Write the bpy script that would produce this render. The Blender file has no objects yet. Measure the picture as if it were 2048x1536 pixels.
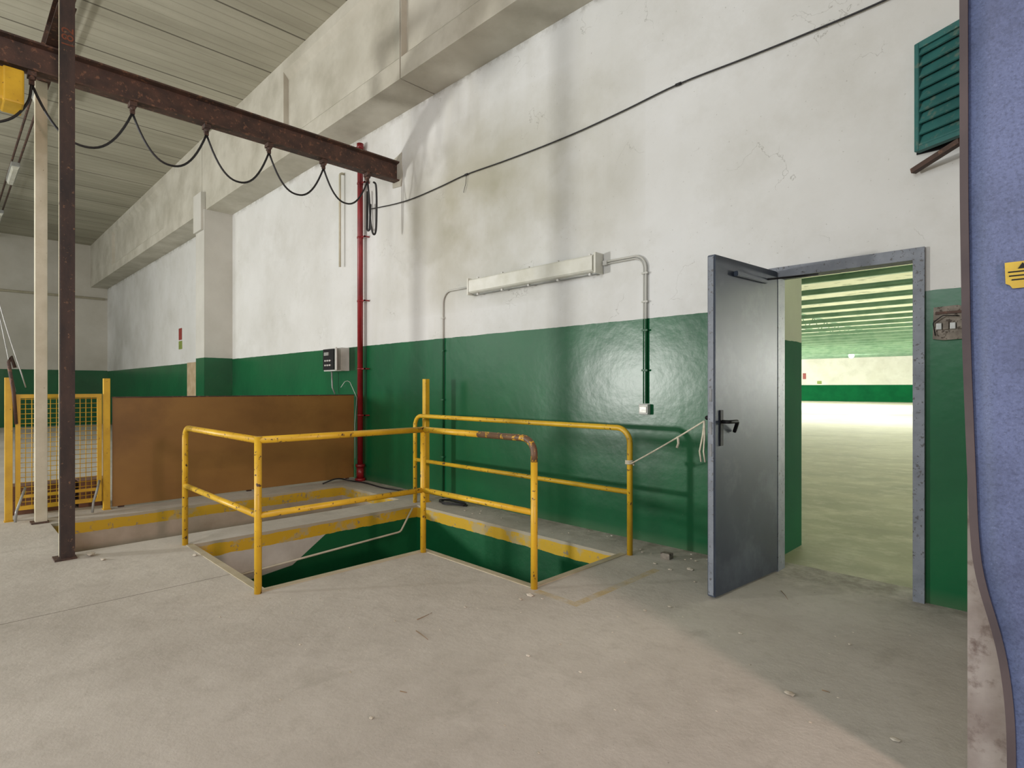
import bpy, bmesh, math, random
from mathutils import Vector, Matrix
random.seed(7)
S = bpy.context.scene
COL = S.collection
W = 4.363      # main wall plane (Y)

# ------------------------------------------------------------------ materials
def lin(c):
    o = []
    for v in c[:3]:
        v /= 255.0
        o.append(v/12.92 if v <= 0.04045 else ((v+0.055)/1.055)**2.4)
    return (o[0], o[1], o[2], 1.0)

class NT:
    def __init__(s, name):
        s.m = bpy.data.materials.new(name); s.m.use_nodes = True
        s.t = s.m.node_tree; s.b = s.t.nodes['Principled BSDF']
        g = s.t.nodes.new('ShaderNodeNewGeometry'); s.pos = g.outputs['Position']; s.nor = g.outputs['Normal']
        sp = s.t.nodes.new('ShaderNodeSeparateXYZ'); s.l(s.pos, sp.inputs[0])
        s.x, s.y, s.z = sp.outputs
    def l(s, a, b): s.t.links.new(a, b)
    def put(s, v, sock):
        if isinstance(v, bpy.types.NodeSocket): s.l(v, sock)
        else: sock.default_value = v
    def math(s, op, a, b=0.0, c=None, clamp=False):
        n = s.t.nodes.new('ShaderNodeMath'); n.operation = op; n.use_clamp = clamp
        s.put(a, n.inputs[0]); s.put(b, n.inputs[1])
        if c is not None: s.put(c, n.inputs[2])
        return n.outputs[0]
    def mul(s, a, b): return s.math('MULTIPLY', a, b)
    def mix(s, f, a, b):
        n = s.t.nodes.new('ShaderNodeMix'); n.data_type = 'RGBA'
        s.put(f, n.inputs[0]); s.put(a, n.inputs[6]); s.put(b, n.inputs[7])
        return n.outputs[2]
    def noise(s, scale, detail=4.0, rough=0.55, stretch=None, off=(0, 0, 0)):
        mp = s.t.nodes.new('ShaderNodeMapping'); s.l(s.pos, mp.inputs[0])
        if stretch: mp.inputs['Scale'].default_value = stretch
        mp.inputs['Location'].default_value = off
        n = s.t.nodes.new('ShaderNodeTexNoise'); n.inputs['Scale'].default_value = scale
        n.inputs['Detail'].default_value = detail; n.inputs['Roughness'].default_value = rough
        s.l(mp.outputs[0], n.inputs[0]); return n.outputs[0]
    def step(s, v, a, b):
        n = s.t.nodes.new('ShaderNodeMapRange'); n.clamp = True
        s.put(v, n.inputs[0]); n.inputs[1].default_value = a; n.inputs[2].default_value = b
        return n.outputs[0]
    def gauss(s, v, c, w):   # soft band around value c
        d = s.math('ABSOLUTE', s.math('SUBTRACT', v, c))
        return s.math('SUBTRACT', 1.0, s.step(d, w*0.2, w))
    def bump(s, h, strength=0.2, dist=0.01):
        n = s.t.nodes.new('ShaderNodeBump'); n.inputs['Strength'].default_value = strength
        n.inputs['Distance'].default_value = dist; s.l(h, n.inputs['Height']); s.l(n.outputs[0], s.b.inputs['Normal'])
    def out(s, col, rough=0.6, metal=0.0, spec=0.5):
        s.put(col, s.b.inputs['Base Color']); s.put(rough, s.b.inputs['Roughness'])
        s.b.inputs['Metallic'].default_value = metal
        s.b.inputs['Specular IOR Level'].default_value = spec
        return s.m

def simple(name, c1, c2=None, scale=6, rough=0.55, metal=0.0, chips=None, chip_scale=14, chip_t=0.62, soft=0.02, bump=0.15, stretch=None, amt=1.0, spec=0.5):
    n = NT(name)
    c2 = c2 or tuple(v*0.8 for v in c1)
    col = n.mix(n.step(n.noise(scale, 5, stretch=stretch), 0.33, 0.67), lin(c1), lin(c2))
    if chips:
        cm = n.step(n.noise(chip_scale, 6, 0.65, off=(3, 1, 2)), chip_t, chip_t+soft)
        col = n.mix(n.mul(cm, amt), col, lin(chips))
    if bump: n.bump(n.noise(scale*8, 4), bump, 0.004)
    return n.out(col, rough, metal, spec)

GREEN = (14, 98, 56); GREEN2 = (9, 78, 46)
def wall_mat(name, stains=True, green_h=1.955, white=(224, 225, 223), white2=(209, 209, 204), matte=False, grime=0.6):
    n = NT(name)
    wcol = n.mix(n.step(n.noise(0.7, 6, 0.6), 0.35, 0.72), lin(white), lin(white2))
    wcol = n.mix(n.mul(n.step(n.noise(1.1, 8, 0.72, off=(5, 0, 0)), 0.48, 0.8), 0.45), wcol, lin((182, 180, 168)))
    wcol = n.mix(n.mul(n.step(n.noise(42, 3, 0.6, off=(9, 0, 0)), 0.70, 0.74), 0.45), wcol, lin((120, 115, 100)))
    if stains:
        # old damp patch, soft cream-grey
        a = n.gauss(n.x, -4.9, 2.2); b = n.gauss(n.z, 3.4, 1.15)
        ns = n.noise(0.9, 6, 0.55, off=(2, 0, 1)); env = n.math('POWER', n.mul(a, b), 0.6)
        m = n.mul(env, n.step(ns, 0.28, 0.60))
        wcol = n.mix(n.mul(m, 0.85), wcol, lin((168, 164, 142)))
        m2 = n.mul(env, n.step(n.noise(1.3, 5, 0.5, off=(6, 0, 3)), 0.50, 0.60))
        wcol = n.mix(n.mul(m2, 0.4), wcol, lin((150, 146, 124)))
        st = n.mul(n.step(n.noise(1.6, 4, 0.6, stretch=(1.2, 1, 0.15), off=(3, 0, 0)), 0.50, 0.72), n.gauss(n.x, -5.2, 3.4))
        wcol = n.mix(n.mul(st, 0.3), wcol, lin((172, 168, 148)))
        # grime towards the deep corner
        g = n.mul(n.math('SUBTRACT', 1.0, n.step(n.x, -26, -14)), n.step(n.noise(0.4, 4, 0.55, off=(0, 0, 4)), 0.32, 0.66))
        wcol = n.mix(n.mul(g, grime), wcol, lin((128, 125, 112)))
        # a few hairline cracks
        vo = n.t.nodes.new('ShaderNodeTexVoronoi'); vo.feature = 'DISTANCE_TO_EDGE'; vo.inputs['Scale'].default_value = 1.3
        mp = n.t.nodes.new('ShaderNodeVectorMath'); mp.operation = 'ADD'
        nn = n.t.nodes.new('ShaderNodeTexNoise'); nn.inputs['Scale'].default_value = 2.4; nn.inputs['Detail'].default_value = 6
        n.l(n.pos, nn.inputs[0]); n.l(n.pos, mp.inputs[0]); n.l(nn.outputs[1], mp.inputs[1]); n.l(mp.outputs[0], vo.inputs[0])
        cr = n.mul(n.math('SUBTRACT', 1.0, n.step(vo.outputs[0], 0.001, 0.004)), n.step(n.noise(1.6, 2, off=(7, 7, 7)), 0.60, 0.63))
        wcol = n.mix(n.mul(cr, 0.45), wcol, lin((120, 116, 104)))
        # darker, noise-broken line where the beam bears on the wall
        dl = n.mul(n.step(n.z, 4.93, 5.02), n.step(n.noise(3, 6, 0.7, off=(0, 3, 0)), 0.45, 0.6))
        wcol = n.mix(n.mul(dl, 0.6), wcol, lin((110, 104, 90)))
    gcol = n.mix(n.step(n.noise(1.0, 6, 0.6), 0.3, 0.75), lin(GREEN), lin(GREEN2))
    gcol = n.mix(n.mul(n.step(n.noise(36, 3, 0.6, off=(1, 4, 0)), 0.72, 0.75), 0.5), gcol, lin((110, 135, 112)))
    zz = n.math('ADD', n.z, n.mul(n.math('SUBTRACT', n.noise(7, 3), 0.5), 0.015))
    gm = n.math('LESS_THAN', zz, green_h)
    if stains:
        gcol = n.mix(n.mul(n.math('SUBTRACT', 1.0, n.step(n.z, 0.0, 0.10)), 0.35), gcol, lin((100, 110, 86)))
    col = n.mix(gm, wcol, gcol)
    if matte:
        n.out(col, 0.85, 0, 0.1)
    else:
        n.out(col, n.math('SUBTRACT', 0.78, n.mul(gm, 0.50)), 0, 0.42)
    n.bump(n.noise(7, 5, 0.5), 0.12, 0.02)
    return n.m

M = {}
M['wall'] = wall_mat('plaster_wall_paint')
M['pier'] = wall_mat('pier_paint', False, 1.966, (206, 205, 197), (188, 186, 177))
M['hallpier'] = wall_mat('hall_pier_paint', False, 1.735, (196, 200, 176), (176, 180, 154), matte=True)
M['hallwall'] = wall_mat('hall_wall_paint', False, 1.6, (226, 225, 217), (212, 210, 199), matte=True)

def floor_mat():
    n = NT('dusty_concrete_floor')
    c = n.mix(n.step(n.noise(0.55, 7, 0.6), 0.35, 0.68), lin((199, 194, 184)), lin((176, 170, 160)))
    c = n.mix(n.mul(n.step(n.noise(2.2, 9, 0.72, off=(4, 2, 0)), 0.46, 0.72), 0.45), c, lin((213, 208, 199)))
    c = n.mix(n.mul(n.step(n.noise(7, 8, 0.75, off=(1, 2, 0)), 0.50, 0.78), 0.42), c, lin((144, 137, 126)))
    c = n.mix(n.mul(n.step(n.noise(3.2, 6, 0.7, stretch=(1, 0.35, 1), off=(8, 2, 0)), 0.60, 0.66), 0.22), c, lin((142, 136, 124)))
    c = n.mix(n.mul(n.step(n.noise(90, 3, 0.7, off=(6, 2, 0)), 0.66, 0.70), 0.5), c, lin((230, 226, 218)))
    c = n.mix(n.mul(n.step(n.noise(70, 3, 0.7, off=(2, 6, 0)), 0.67, 0.71), 0.5), c, lin((108, 98, 84)))
    # construction joint
    j = n.math('LESS_THAN', n.math('ABSOLUTE', n.math('ADD', n.x, 4.353)), 0.005)
    j = n.mul(j, n.math('LESS_THAN', n.y, 1.47))
    c = n.mix(n.mul(j, 0.7), c, lin((95, 88, 75)))
    def rect(x0, x1, y0, y1):
        a = n.mul(n.math('GREATER_THAN', n.x, x0), n.math('LESS_THAN', n.x, x1))
        b = n.mul(n.math('GREATER_THAN', n.y, y0), n.math('LESS_THAN', n.y, y1))
        return n.mul(a, b)
    y = n.math('MAXIMUM', rect(-2.56, -2.2, 2.76, 2.82), rect(-2.26, -2.2, 2.76, 3.75))
    c = n.mix(n.mul(y, n.mul(n.step(n.noise(5, 6, 0.7), 0.36, 0.6), 0.6)), c, lin((186, 158, 80)))
    d = n.mul(n.step(n.y, 3.95, 4.36), n.step(n.noise(8, 5, 0.7), 0.35, 0.6))
    c = n.mix(n.mul(d, 0.55), c, lin((106, 97, 82)))
    n.bump(n.noise(14, 9, 0.7), 0.35, 0.012)
    return n.out(c, 0.75, 0, 0.3)
M['floor'] = floor_mat()

def hallfloor_mat():
    n = NT('hall_floor_concrete')
    far = n.step(n.y, 6, 30)  # paler colour with distance paints in the brighter light at the far end
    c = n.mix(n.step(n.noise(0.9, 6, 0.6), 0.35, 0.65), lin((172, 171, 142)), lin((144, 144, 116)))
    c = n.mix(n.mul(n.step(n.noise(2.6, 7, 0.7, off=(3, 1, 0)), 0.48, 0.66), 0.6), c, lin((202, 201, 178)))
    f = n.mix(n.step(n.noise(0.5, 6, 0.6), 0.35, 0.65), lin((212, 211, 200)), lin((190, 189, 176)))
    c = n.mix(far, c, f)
    n.bump(n.noise(10, 6), 0.25, 0.01)
    return n.out(c, 0.6)
M['hallfloor'] = hallfloor_mat()

def ceil_mat():
    n = NT('precast_ceiling_planks')
    c = n.mix(n.step(n.noise(1.0, 6, 0.6, stretch=(1.6, 0.25, 1)), 0.35, 0.65), lin((180, 177, 160)), lin((154, 151, 134)))
    fx = n.math('FRACT', n.math('DIVIDE', n.math('ADD', n.x, 58.85), 1.25))
    j = n.math('LESS_THAN', n.math('ABSOLUTE', n.math('SUBTRACT', fx, 0.5)), 0.012)
    c = n.mix(n.mul(j, 0.8), c, lin((58, 54, 44)))
    fx2 = n.math('FRACT', n.math('DIVIDE', n.math('ADD', n.x, 50), 0.2083))
    j2 = n.math('LESS_THAN', n.math('ABSOLUTE', n.math('SUBTRACT', fx2, 0.5)), 0.06)
    c = n.mix(n.mul(j2, 0.25), c, lin((100, 96, 82)))
    n.bump(n.noise(6, 5), 0.2, 0.02)
    return n.out(c, 0.85)
M['ceil'] = ceil_mat()
M['conc'] = simple('precast_concrete', (200, 197, 184), (178, 174, 159), 1.3, 0.85, chips=(150, 145, 128), chip_scale=1.4, chip_t=0.46, soft=0.3, amt=0.65, bump=0.3)
M['backwall'] = wall_mat('back_wall_paint', False, 1.975, (196, 194, 184), (176, 173, 160), grime=0.3)
M['yellow'] = simple('chipped_yellow_paint', (220, 178, 42), (198, 156, 32), 5, 0.42, chips=(84, 62, 42), chip_scale=26, chip_t=0.61)
M['yellow2'] = simple('yellow_gate_paint', (216, 174, 40), (194, 152, 30), 5, 0.45, chips=(90, 62, 40), chip_scale=26, chip_t=0.66)
M['worn'] = simple('worn_rail_steel', (84, 64, 52), (110, 82, 54), 12, 0.5, chips=(200, 152, 36), chip_scale=26, chip_t=0.56)
M['rust'] = simple('rusty_steel', (84, 60, 49), (58, 45, 39), 7, 0.7, chips=(118, 84, 64), chip_scale=20, chip_t=0.56, soft=0.08, bump=0.4)
M['strip'] = simple('brown_edge_rubber', (82, 72, 72), (62, 55, 57), 3, 0.7, bump=0.1)
M['red'] = simple('red_pipe_paint', (142, 26, 32), (108, 20, 26), 4, 0.35)
M['brown'] = simple('stained_brown_board', (146, 108, 54), (128, 92, 45), 1.2, 0.45, chips=(104, 74, 36), chip_scale=1.1, chip_t=0.5, soft=0.25, stretch=(1, 1, 1.6), amt=0.6)
M['cream'] = simple('cream_paint', (206, 201, 180), (186, 180, 156), 5, 0.5, chips=(130, 112, 84), chip_scale=24, chip_t=0.68)
M['door'] = simple('grey_door_paint', (62, 72, 88), (46, 54, 67), 1.4, 0.42, chips=(96, 104, 116), chip_scale=2.2, chip_t=0.50, soft=0.2, amt=0.65, spec=0.4)
M['frame'] = simple('worn_door_frame', (130, 136, 145), (108, 114, 123), 9, 0.5, chips=(84, 84, 86), chip_scale=44, chip_t=0.60)
M['black'] = simple('black_rubber', (24, 24, 26), (34, 34, 36), 8, 0.5)
M['blackm'] = simple('black_plastic', (16, 16, 18), (24, 24, 26), 8, 0.55, spec=0.25)
M['grey'] = simple('galvanised_conduit', (170, 172, 168), (140, 142, 138), 8, 0.4, 0.3)
M['white'] = simple('white_plastic', (222, 222, 216), (200, 200, 194), 5, 0.45)
M['lens'] = simple('dusty_lamp_diffuser', (222, 222, 212), (206, 205, 190), 5, 0.25)
M['shut'] = simple('teal_shutter_paint', (42, 104, 100), (30, 84, 82), 5, 0.65, chips=(86, 108, 98), chip_scale=16, chip_t=0.56, soft=0.1)
M['rope'] = simple('cotton_rope', (216, 210, 190), (190, 182, 160), 30, 0.9)
M['brick'] = simple('terracotta_block', (118, 86, 66), (96, 68, 52), 8, 0.85)
M['chip'] = simple('plaster_chip', (206, 199, 184), (166, 157, 140), 20, 0.9)
M['wood'] = simple('splintered_wood', (150, 120, 88), (118, 92, 62), 20, 0.8)
M['gbeam'] = simple('green_steel_beam', (142, 172, 146), (114, 150, 122), 2, 0.5)
M['hallceil'] = simple('hall_roof_sheet', (240, 238, 216), (226, 225, 198), 1.2, 0.8, chips=(170, 176, 146), chip_scale=1.4, chip_t=0.54, soft=0.1, amt=0.7)
M['signy'] = simple('yellow_sign_sheet', (196, 170, 52), (176, 150, 42), 8, 0.5)
M['signr'] = simple('red_sign_sheet', (156, 56, 48), None, 8, 0.5)
M['signg'] = simple('green_sign_sheet', (144, 162, 74), None, 8, 0.5)
M['paper'] = simple('beige_notice_paper', (190, 170, 140), (170, 148, 114), 6, 0.8)
M['chalk'] = simple('orange_chalk', (124, 68, 44), (90, 54, 40), 30, 0.9)
M['edge'] = simple('dusty_steel_edge', (188, 179, 156), (170, 158, 128), 6, 0.7)
M['meter'] = simple('weathered_terminal_plate', (142, 134, 122), (104, 96, 86), 18, 0.7, chips=(70, 60, 50), chip_scale=40, chip_t=0.56)
M['latch'] = simple('dull_latch_steel', (136, 138, 140), (108, 110, 112), 12, 0.6)

def conduit_mat():
    n = NT('conduit_overpainted'); gm = n.math('LESS_THAN', n.z, 1.95)
    n.out(n.mix(gm, lin((190, 190, 182)), lin((16, 86, 50))), 0.45); return n.m
M['conduit'] = conduit_mat()

def post_mat():
    n = NT('rusty_post_paint')
    c = n.mix(n.step(n.noise(6, 6, 0.65, stretch=(1, 1, 0.35)), 0.38, 0.62), lin((64, 48, 41)), lin((38, 31, 29)))
    c = n.mix(n.step(n.noise(30, 5, 0.65), 0.62, 0.68), c, lin((116, 88, 64)))
    sp = n.t.nodes.new('ShaderNodeSeparateXYZ'); n.l(n.nor, sp.inputs[0])
    m = n.mul(n.math('LESS_THAN', sp.outputs[1], -0.5), n.math('LESS_THAN', n.x, -5.70))
    m = n.mul(m, n.step(n.noise(14, 5, 0.6, off=(4, 4, 4)), 0.28, 0.38))
    c = n.mix(m, c, lin((204, 195, 166)))
    n.bump(n.noise(40, 4), 0.4, 0.004)
    return n.out(c, 0.65)
M['post'] = post_mat()

def pit_mat(name, mode):
    n = NT(name)
    g = n.mix(n.step(n.noise(1.4, 6, 0.6), 0.35, 0.7), lin((16, 94, 54)), lin((10, 74, 42)))
    wh = n.mix(n.step(n.noise(2.4, 6, 0.6), 0.35, 0.7), lin((200, 199, 190)), lin((172, 169, 158)))
    be = n.mix(n.step(n.noise(2.4, 6, 0.6), 0.35, 0.7), lin((190, 178, 160)), lin((162, 150, 130)))
    if mode == 'green': base = g
    elif mode == 'beige': base = be
    else:  # stair paint line: two straight slopes
        l1 = n.math('ADD', n.mul(n.math('SUBTRACT', n.y, 2.764), 0.69), -0.12)
        l2 = n.math('ADD', n.mul(n.math('SUBTRACT', n.y, 2.402), 0.12), -0.37)
        base = n.mix(n.math('LESS_THAN', n.z, n.math('MAXIMUM', l1, l2)), wh, g)
    yel = n.mix(n.step(n.noise(3, 7, 0.7), 0.54, 0.60), lin((206, 168, 44)), lin((182, 166, 118)))
    yel = n.mix(n.step(n.noise(16, 6, 0.7, off=(3, 3, 0)), 0.60, 0.64), yel, lin((150, 138, 110)))
    yel = n.mix(n.math('LESS_THAN', n.math('ADD', n.z, n.mul(n.noise(6, 4), 0.03)), -0.012), lin((176, 168, 146)), yel)
    lo = n.math('ADD', n.z, n.mul(n.math('SUBTRACT', n.noise(9, 4), 0.5), 0.03))
    c = n.mix(n.math('GREATER_THAN', lo, -0.135), base, yel)
    n.bump(n.noise(18, 5), 0.25, 0.01)
    return n.out(c, 0.5, 0, 0.35)
M['pitg'] = pit_mat('pit_wall_green', 'green'); M['pitb'] = pit_mat('pit_wall_beige', 'beige'); M['pits'] = pit_mat('pit_wall_stair', 'stair')

def sheet_mat():
    n = NT('speckled_blue_sheet')
    c = n.mix(n.step(n.noise(1.6, 6, 0.65), 0.3, 0.7), lin((100, 112, 150)), lin((82, 93, 126)))
    c = n.mix(n.mul(n.step(n.noise(110, 7, 0.85), 0.48, 0.60), 0.5), c, lin((48, 55, 80)))
    c = n.mix(n.mul(n.step(n.noise(150, 5, 0.7, off=(3, 3, 3)), 0.56, 0.68), 0.35), c, lin((134, 146, 182)))
    c = n.mix(n.mul(n.step(n.noise(3.0, 9, 0.8, off=(1, 8, 3)), 0.44, 0.70), 0.65), c, lin((52, 58, 82)))
    n.bump(n.noise(160, 4), 0.08, 0.002)
    return n.out(c, 0.5, 0.0, 0.4)
M['sheet'] = sheet_mat()
M['jamb'] = simple('stained_jamb_plaster', (164, 154, 146), (138, 126, 118), 7, 0.85, chips=(108, 92, 84), chip_scale=14, chip_t=0.52, soft=0.16, bump=0.4)

def glow():
    m = bpy.data.materials.new('lit_lamp_glass'); m.use_nodes = True
    b = m.node_tree.nodes['Principled BSDF']; b.inputs['Emission Color'].default_value = (1, 0.98, 0.9, 1)
    b.inputs['Emission Strength'].default_value = 60; return m
M['glow'] = glow()

# ------------------------------------------------------------------ geometry
class G:
    def __init__(s): s.bm = bmesh.new()
    def box(s, x0, x1, y0, y1, z0, z1, bev=0.0):
        t = bmesh.new(); bmesh.ops.create_cube(t, size=1)
        for v in t.verts:
            v.co = Vector(((x0+x1)/2+v.co.x*(x1-x0), (y0+y1)/2+v.co.y*(y1-y0), (z0+z1)/2+v.co.z*(z1-z0)))
        if bev: bmesh.ops.bevel(t, geom=t.edges[:], offset=bev, segments=2, affect='EDGES', profile=0.6)
        s.merge(t); return s
    def merge(s, t, mat=None):
        me = bpy.data.meshes.new('t')
        if mat is not None: bmesh.ops.transform(t, matrix=mat, verts=t.verts)
        t.to_mesh(me); t.free(); s.bm.from_mesh(me); bpy.data.meshes.remove(me)
    def obox(s, c, dirx, lx, ly, lz, bev=0.0):
        t = bmesh.new(); bmesh.ops.create_cube(t, size=1)
        for v in t.verts: v.co = Vector((v.co.x*lx, v.co.y*ly, v.co.z*lz))
        if bev: bmesh.ops.bevel(t, geom=t.edges[:], offset=bev, segments=2, affect='EDGES')
        q = Vector(dirx).normalized(); up = Vector((0, 0, 1)) if abs(q.z) < 0.99 else Vector((0, 1, 0))
        y = up.cross(q).normalized(); z = q.cross(y)
        m = Matrix((q, y, z)).transposed().to_4x4(); m.translation = Vector(c)
        s.merge(t, m); return s
    def tube(s, pts, r, seg=12, r2=None, cap=True):
        pts = [Vector(p) for p in pts]; bm = s.bm; n = len(pts)
        tan = []
        for i in range(n):
            a = pts[max(i-1, 0)]; b = pts[min(i+1, n-1)]; tan.append((b-a).normalized())
        ref = Vector((0, 0, 1)) if abs(tan[0].z) < 0.9 else Vector((1, 0, 0))
        nrm = tan[0].cross(ref).normalized(); rings = []
        for i in range(n):
            if i: nrm = (nrm - tan[i]*nrm.dot(tan[i])).normalized()
            bi = tan[i].cross(nrm); rr = r if r2 is None else r+(r2-r)*i/(n-1)
            rings.append([bm.verts.new(pts[i]+(nrm*math.cos(2*math.pi*k/seg)+bi*math.sin(2*math.pi*k/seg))*rr) for k in range(seg)])
        for i in range(n-1):
            for k in range(seg):
                f = bm.faces.new((rings[i][k], rings[i][(k+1) % seg], rings[i+1][(k+1) % seg], rings[i+1][k])); f.smooth = True
        if cap: bm.faces.new(rings[0][::-1]); bm.faces.new(rings[-1])
        return s
    def prism(s, poly, axis, a, b):
        def P(p, t):
            return Vector((t, p[0], p[1])) if axis == 'X' else Vector((p[0], t, p[1])) if axis == 'Y' else Vector((p[0], p[1], t))
        A = [s.bm.verts.new(P(p, a)) for p in poly]; B = [s.bm.verts.new(P(p, b)) for p in poly]
        s.bm.faces.new(A[::-1]); s.bm.faces.new(B); k = len(poly)
        for i in range(k): s.bm.faces.new((A[i], A[(i+1) % k], B[(i+1) % k], B[i]))
        return s
    def quad(s, *p):
        s.bm.faces.new([s.bm.verts.new(Vector(q)) for q in p]); return s
    def blob(s, c, r, sq=(1, 1, 1), jit=0.25):
        t = bmesh.new(); bmesh.ops.create_icosphere(t, subdivisions=1, radius=r)
        for v in t.verts: v.co = Vector(c)+Vector((v.co.x*sq[0], v.co.y*sq[1], v.co.z*sq[2]))*(1+random.uniform(-jit, jit))
        s.merge(t); return s
    def done(s, name, mat, origin=(0, 0, 0), parent=None, fix=True, **props):
        if fix: bmesh.ops.recalc_face_normals(s.bm, faces=s.bm.faces[:])
        o = Vector(origin)
        for v in s.bm.verts: v.co -= o
        me = bpy.data.meshes.new(name); s.bm.to_mesh(me); s.bm.free(); me.materials.append(mat)
        ob = bpy.data.objects.new(name, me); COL.objects.link(ob)
        if parent is not None:
            ob.parent = parent
            pw = Vector((0, 0, 0)); p = parent
            while p: pw += p.location; p = p.parent
            ob.location = o - pw
        else: ob.location = o
        for k, v in props.items(): ob[k] = v
        return ob

def empty(name, loc, label, cat, **props):
    e = bpy.data.objects.new(name, None); e.empty_display_size = 0.1; COL.objects.link(e); e.location = loc
    e['label'] = label; e['category'] = cat
    for k, v in props.items(): e[k] = v
    return e

def bend(pts, rad, seg=8):
    pts = [Vector(p) for p in pts]; out = [pts[0]]
    for i in range(1, len(pts)-1):
        p = pts[i]; a = (pts[i-1]-p).normalized(); b = (pts[i+1]-p).normalized()
        ang = a.angle(b); t = rad/math.tan(ang/2); s0 = p+a*t; s1 = p+b*t
        c = p+(a+b).normalized()*(rad/math.sin(ang/2))
        for k in range(seg+1):
            v = (s0-c).lerp(s1-c, k/seg); out.append(c+v.normalized()*rad)
    out.append(pts[-1]); return out
def catenary(a, b, sag, n=16):
    a = Vector(a); b = Vector(b); out = []
    for i in range(n+1):
        t = i/n; p = a.lerp(b, t); p.z -= sag*(1-abs(2*t-1)**2.3); out.append(p)
    return out
def smooth(pts, k=6):
    """Catmull-Rom through the points"""
    P = [Vector(p) for p in pts]; P = [P[0]*2-P[1]]+P+[P[-1]*2-P[-2]]; out = []
    for i in range(1, len(P)-2):
        for j in range(k):
            t = j/k; a, b, c, d = P[i-1], P[i], P[i+1], P[i+2]
            out.append(0.5*((2*b)+(c-a)*t+(2*a-5*b+4*c-d)*t*t+(3*b-a-3*c+d)*t**3))
    out.append(P[-2]); return out
ST = dict(kind='structure')

# ------------------------------------------------------------------ room shell
XW = -25.7; CE = 6.55
g = G()
g.box(XW-0.2, -1.644, W, W+0.25, -0.3, CE+0.2); g.box(-0.702, 4.0, W, W+0.25, -0.3, CE+0.2); g.box(-1.644, -0.702, W, W+0.25, 2.223, CE+0.2)
g.done('wall_north', M['wall'], label='long plaster wall painted white above and glossy green below', **ST)
G().box(XW-0.25, XW, -9, W, -0.3, CE+0.2).done('wall_west', M['backwall'], label='distant end wall painted white over green', **ST)
G().box(XW-0.25, 4.0, -9, W, CE, CE+0.2).done('ceiling', M['ceil'], label='precast concrete plank ceiling', **ST)

P1 = (-7.22, -5.83, 0.76, 3.90)                 # far opening
XB0, XB1, XB2 = -5.41, -3.88, -2.66             # near L-shaped opening
YN, YC, YF = 1.53, 2.86, 3.86
xs = [XW, P1[0], P1[1], XB0, XB1, XB2, 4.0]; ys = [-9.0, P1[2], YN, YC, YF, P1[3], W+0.25]
g = G()
for i in range(len(xs)-1):
    for j in range(len(ys)-1):
        cx = (xs[i]+xs[i+1])/2; cy = (ys[j]+ys[j+1])/2
        if P1[0] < cx < P1[1] and P1[2] < cy < P1[3]: continue
        if XB0 < cx < XB1 and YN < cy < YF: continue
        if XB1 < cx < XB2 and YC < cy < YF: continue
        g.quad((xs[i], ys[j], 0), (xs[i+1], ys[j], 0), (xs[i+1], ys[j+1], 0), (xs[i], ys[j+1], 0))
bmesh.ops.remove_doubles(g.bm, verts=g.bm.verts, dist=1e-4)
g.done('floor', M['floor'], label='dusty grey concrete floor with openings to the level below', **ST)
PD = -2.4
def pitwall(a, b, mat, nm):
    G().quad((a[0], a[1], PD), (b[0], b[1], PD), (b[0], b[1], 0), (a[0], a[1], 0)).done(nm, M[mat], fix=False, label='painted side wall of the floor opening', **ST)
pitwall((P1[0], P1[2]), (P1[0], P1[3]), 'pitb', 'wall_pit_west')
pitwall((P1[0], P1[3]), (P1[1], P1[3]), 'pitb', 'wall_pit_north')
pitwall((P1[1], P1[3]), (P1[1], P1[2]), 'pitb', 'wall_pit_east')
pitwall((P1[1], P1[2]), (P1[0], P1[2]), 'pitb', 'wall_pit_south')
pitwall((XB0, YN), (XB0, YF), 'pits', 'wall_shaft_west')
pitwall((XB0, YF), (XB2, YF), 'pitg', 'wall_shaft_north')
pitwall((XB2, YF), (XB2, YC), 'pitg', 'wall_shaft_east')
pitwall((XB2, YC), (XB1, YC), 'pitg', 'wall_shaft_south')
pitwall((XB1, YC), (XB1, YN), 'pitg', 'wall_shaft_inner')
pitwall((XB1, YN), (XB0, YN), 'pitg', 'wall_shaft_outer')
G().quad((-8, 0, PD), (-2, 0, PD), (-2, 4.6, PD), (-8, 4.6, PD)).done('floor_lower', M['floor'], label='concrete floor of the level below', **ST)

g = G(); w = 0.055; h = 0.005
g.box(XB0-0.02, XB1+w, YN-w, YN, 0, h); g.box(XB1, XB1+w, YN, YC, 0, h); g.box(XB1+w, XB2+w, YC-w, YC, 0, h); g.box(XB2, XB2+w, YC, YF+w, 0, h)
g.done('trim_1', M['edge'], label='dusty steel edging around the floor opening', **ST)

solid = [(W, 5.02), (3.85, 5.02), (3.85, CE), (W, CE)]
rec = [(W, 5.02), (3.85, 5.02), (3.85, 5.27), (3.93, 5.36), (3.93, 6.28), (3.85, 6.38), (3.85, CE), (W, CE)]
def cbeam(nm, a, b, cuts):
    g = G(); xx = a
    for c0, c1 in cuts:
        if c0 > xx: g.prism(solid, 'X', xx, c0)
        g.prism(rec, 'X', c0, c1); xx = c1
    if xx < b: g.prism(solid, 'X', xx, b)
    g.done(nm, M['conc'], label='large precast concrete beam under the ceiling', **ST)
cbeam('trim_2', XW, -13.04, [(-22, -16)])
cbeam('trim_3', -13.02, -5.74, [(-9.0, -5.75)])
cbeam('trim_4', -5.72, 4.0, [(-5.71, 1.0)])
g = G(); g.box(-13.3, -12.76, 3.81, W, 0, 5.02); g.box(-13.3, -12.80, 3.76, 3.845, 4.6, 5.38)
g.done('trim_5', M['pier'], label='square wall pier painted white over green', **ST)

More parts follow.
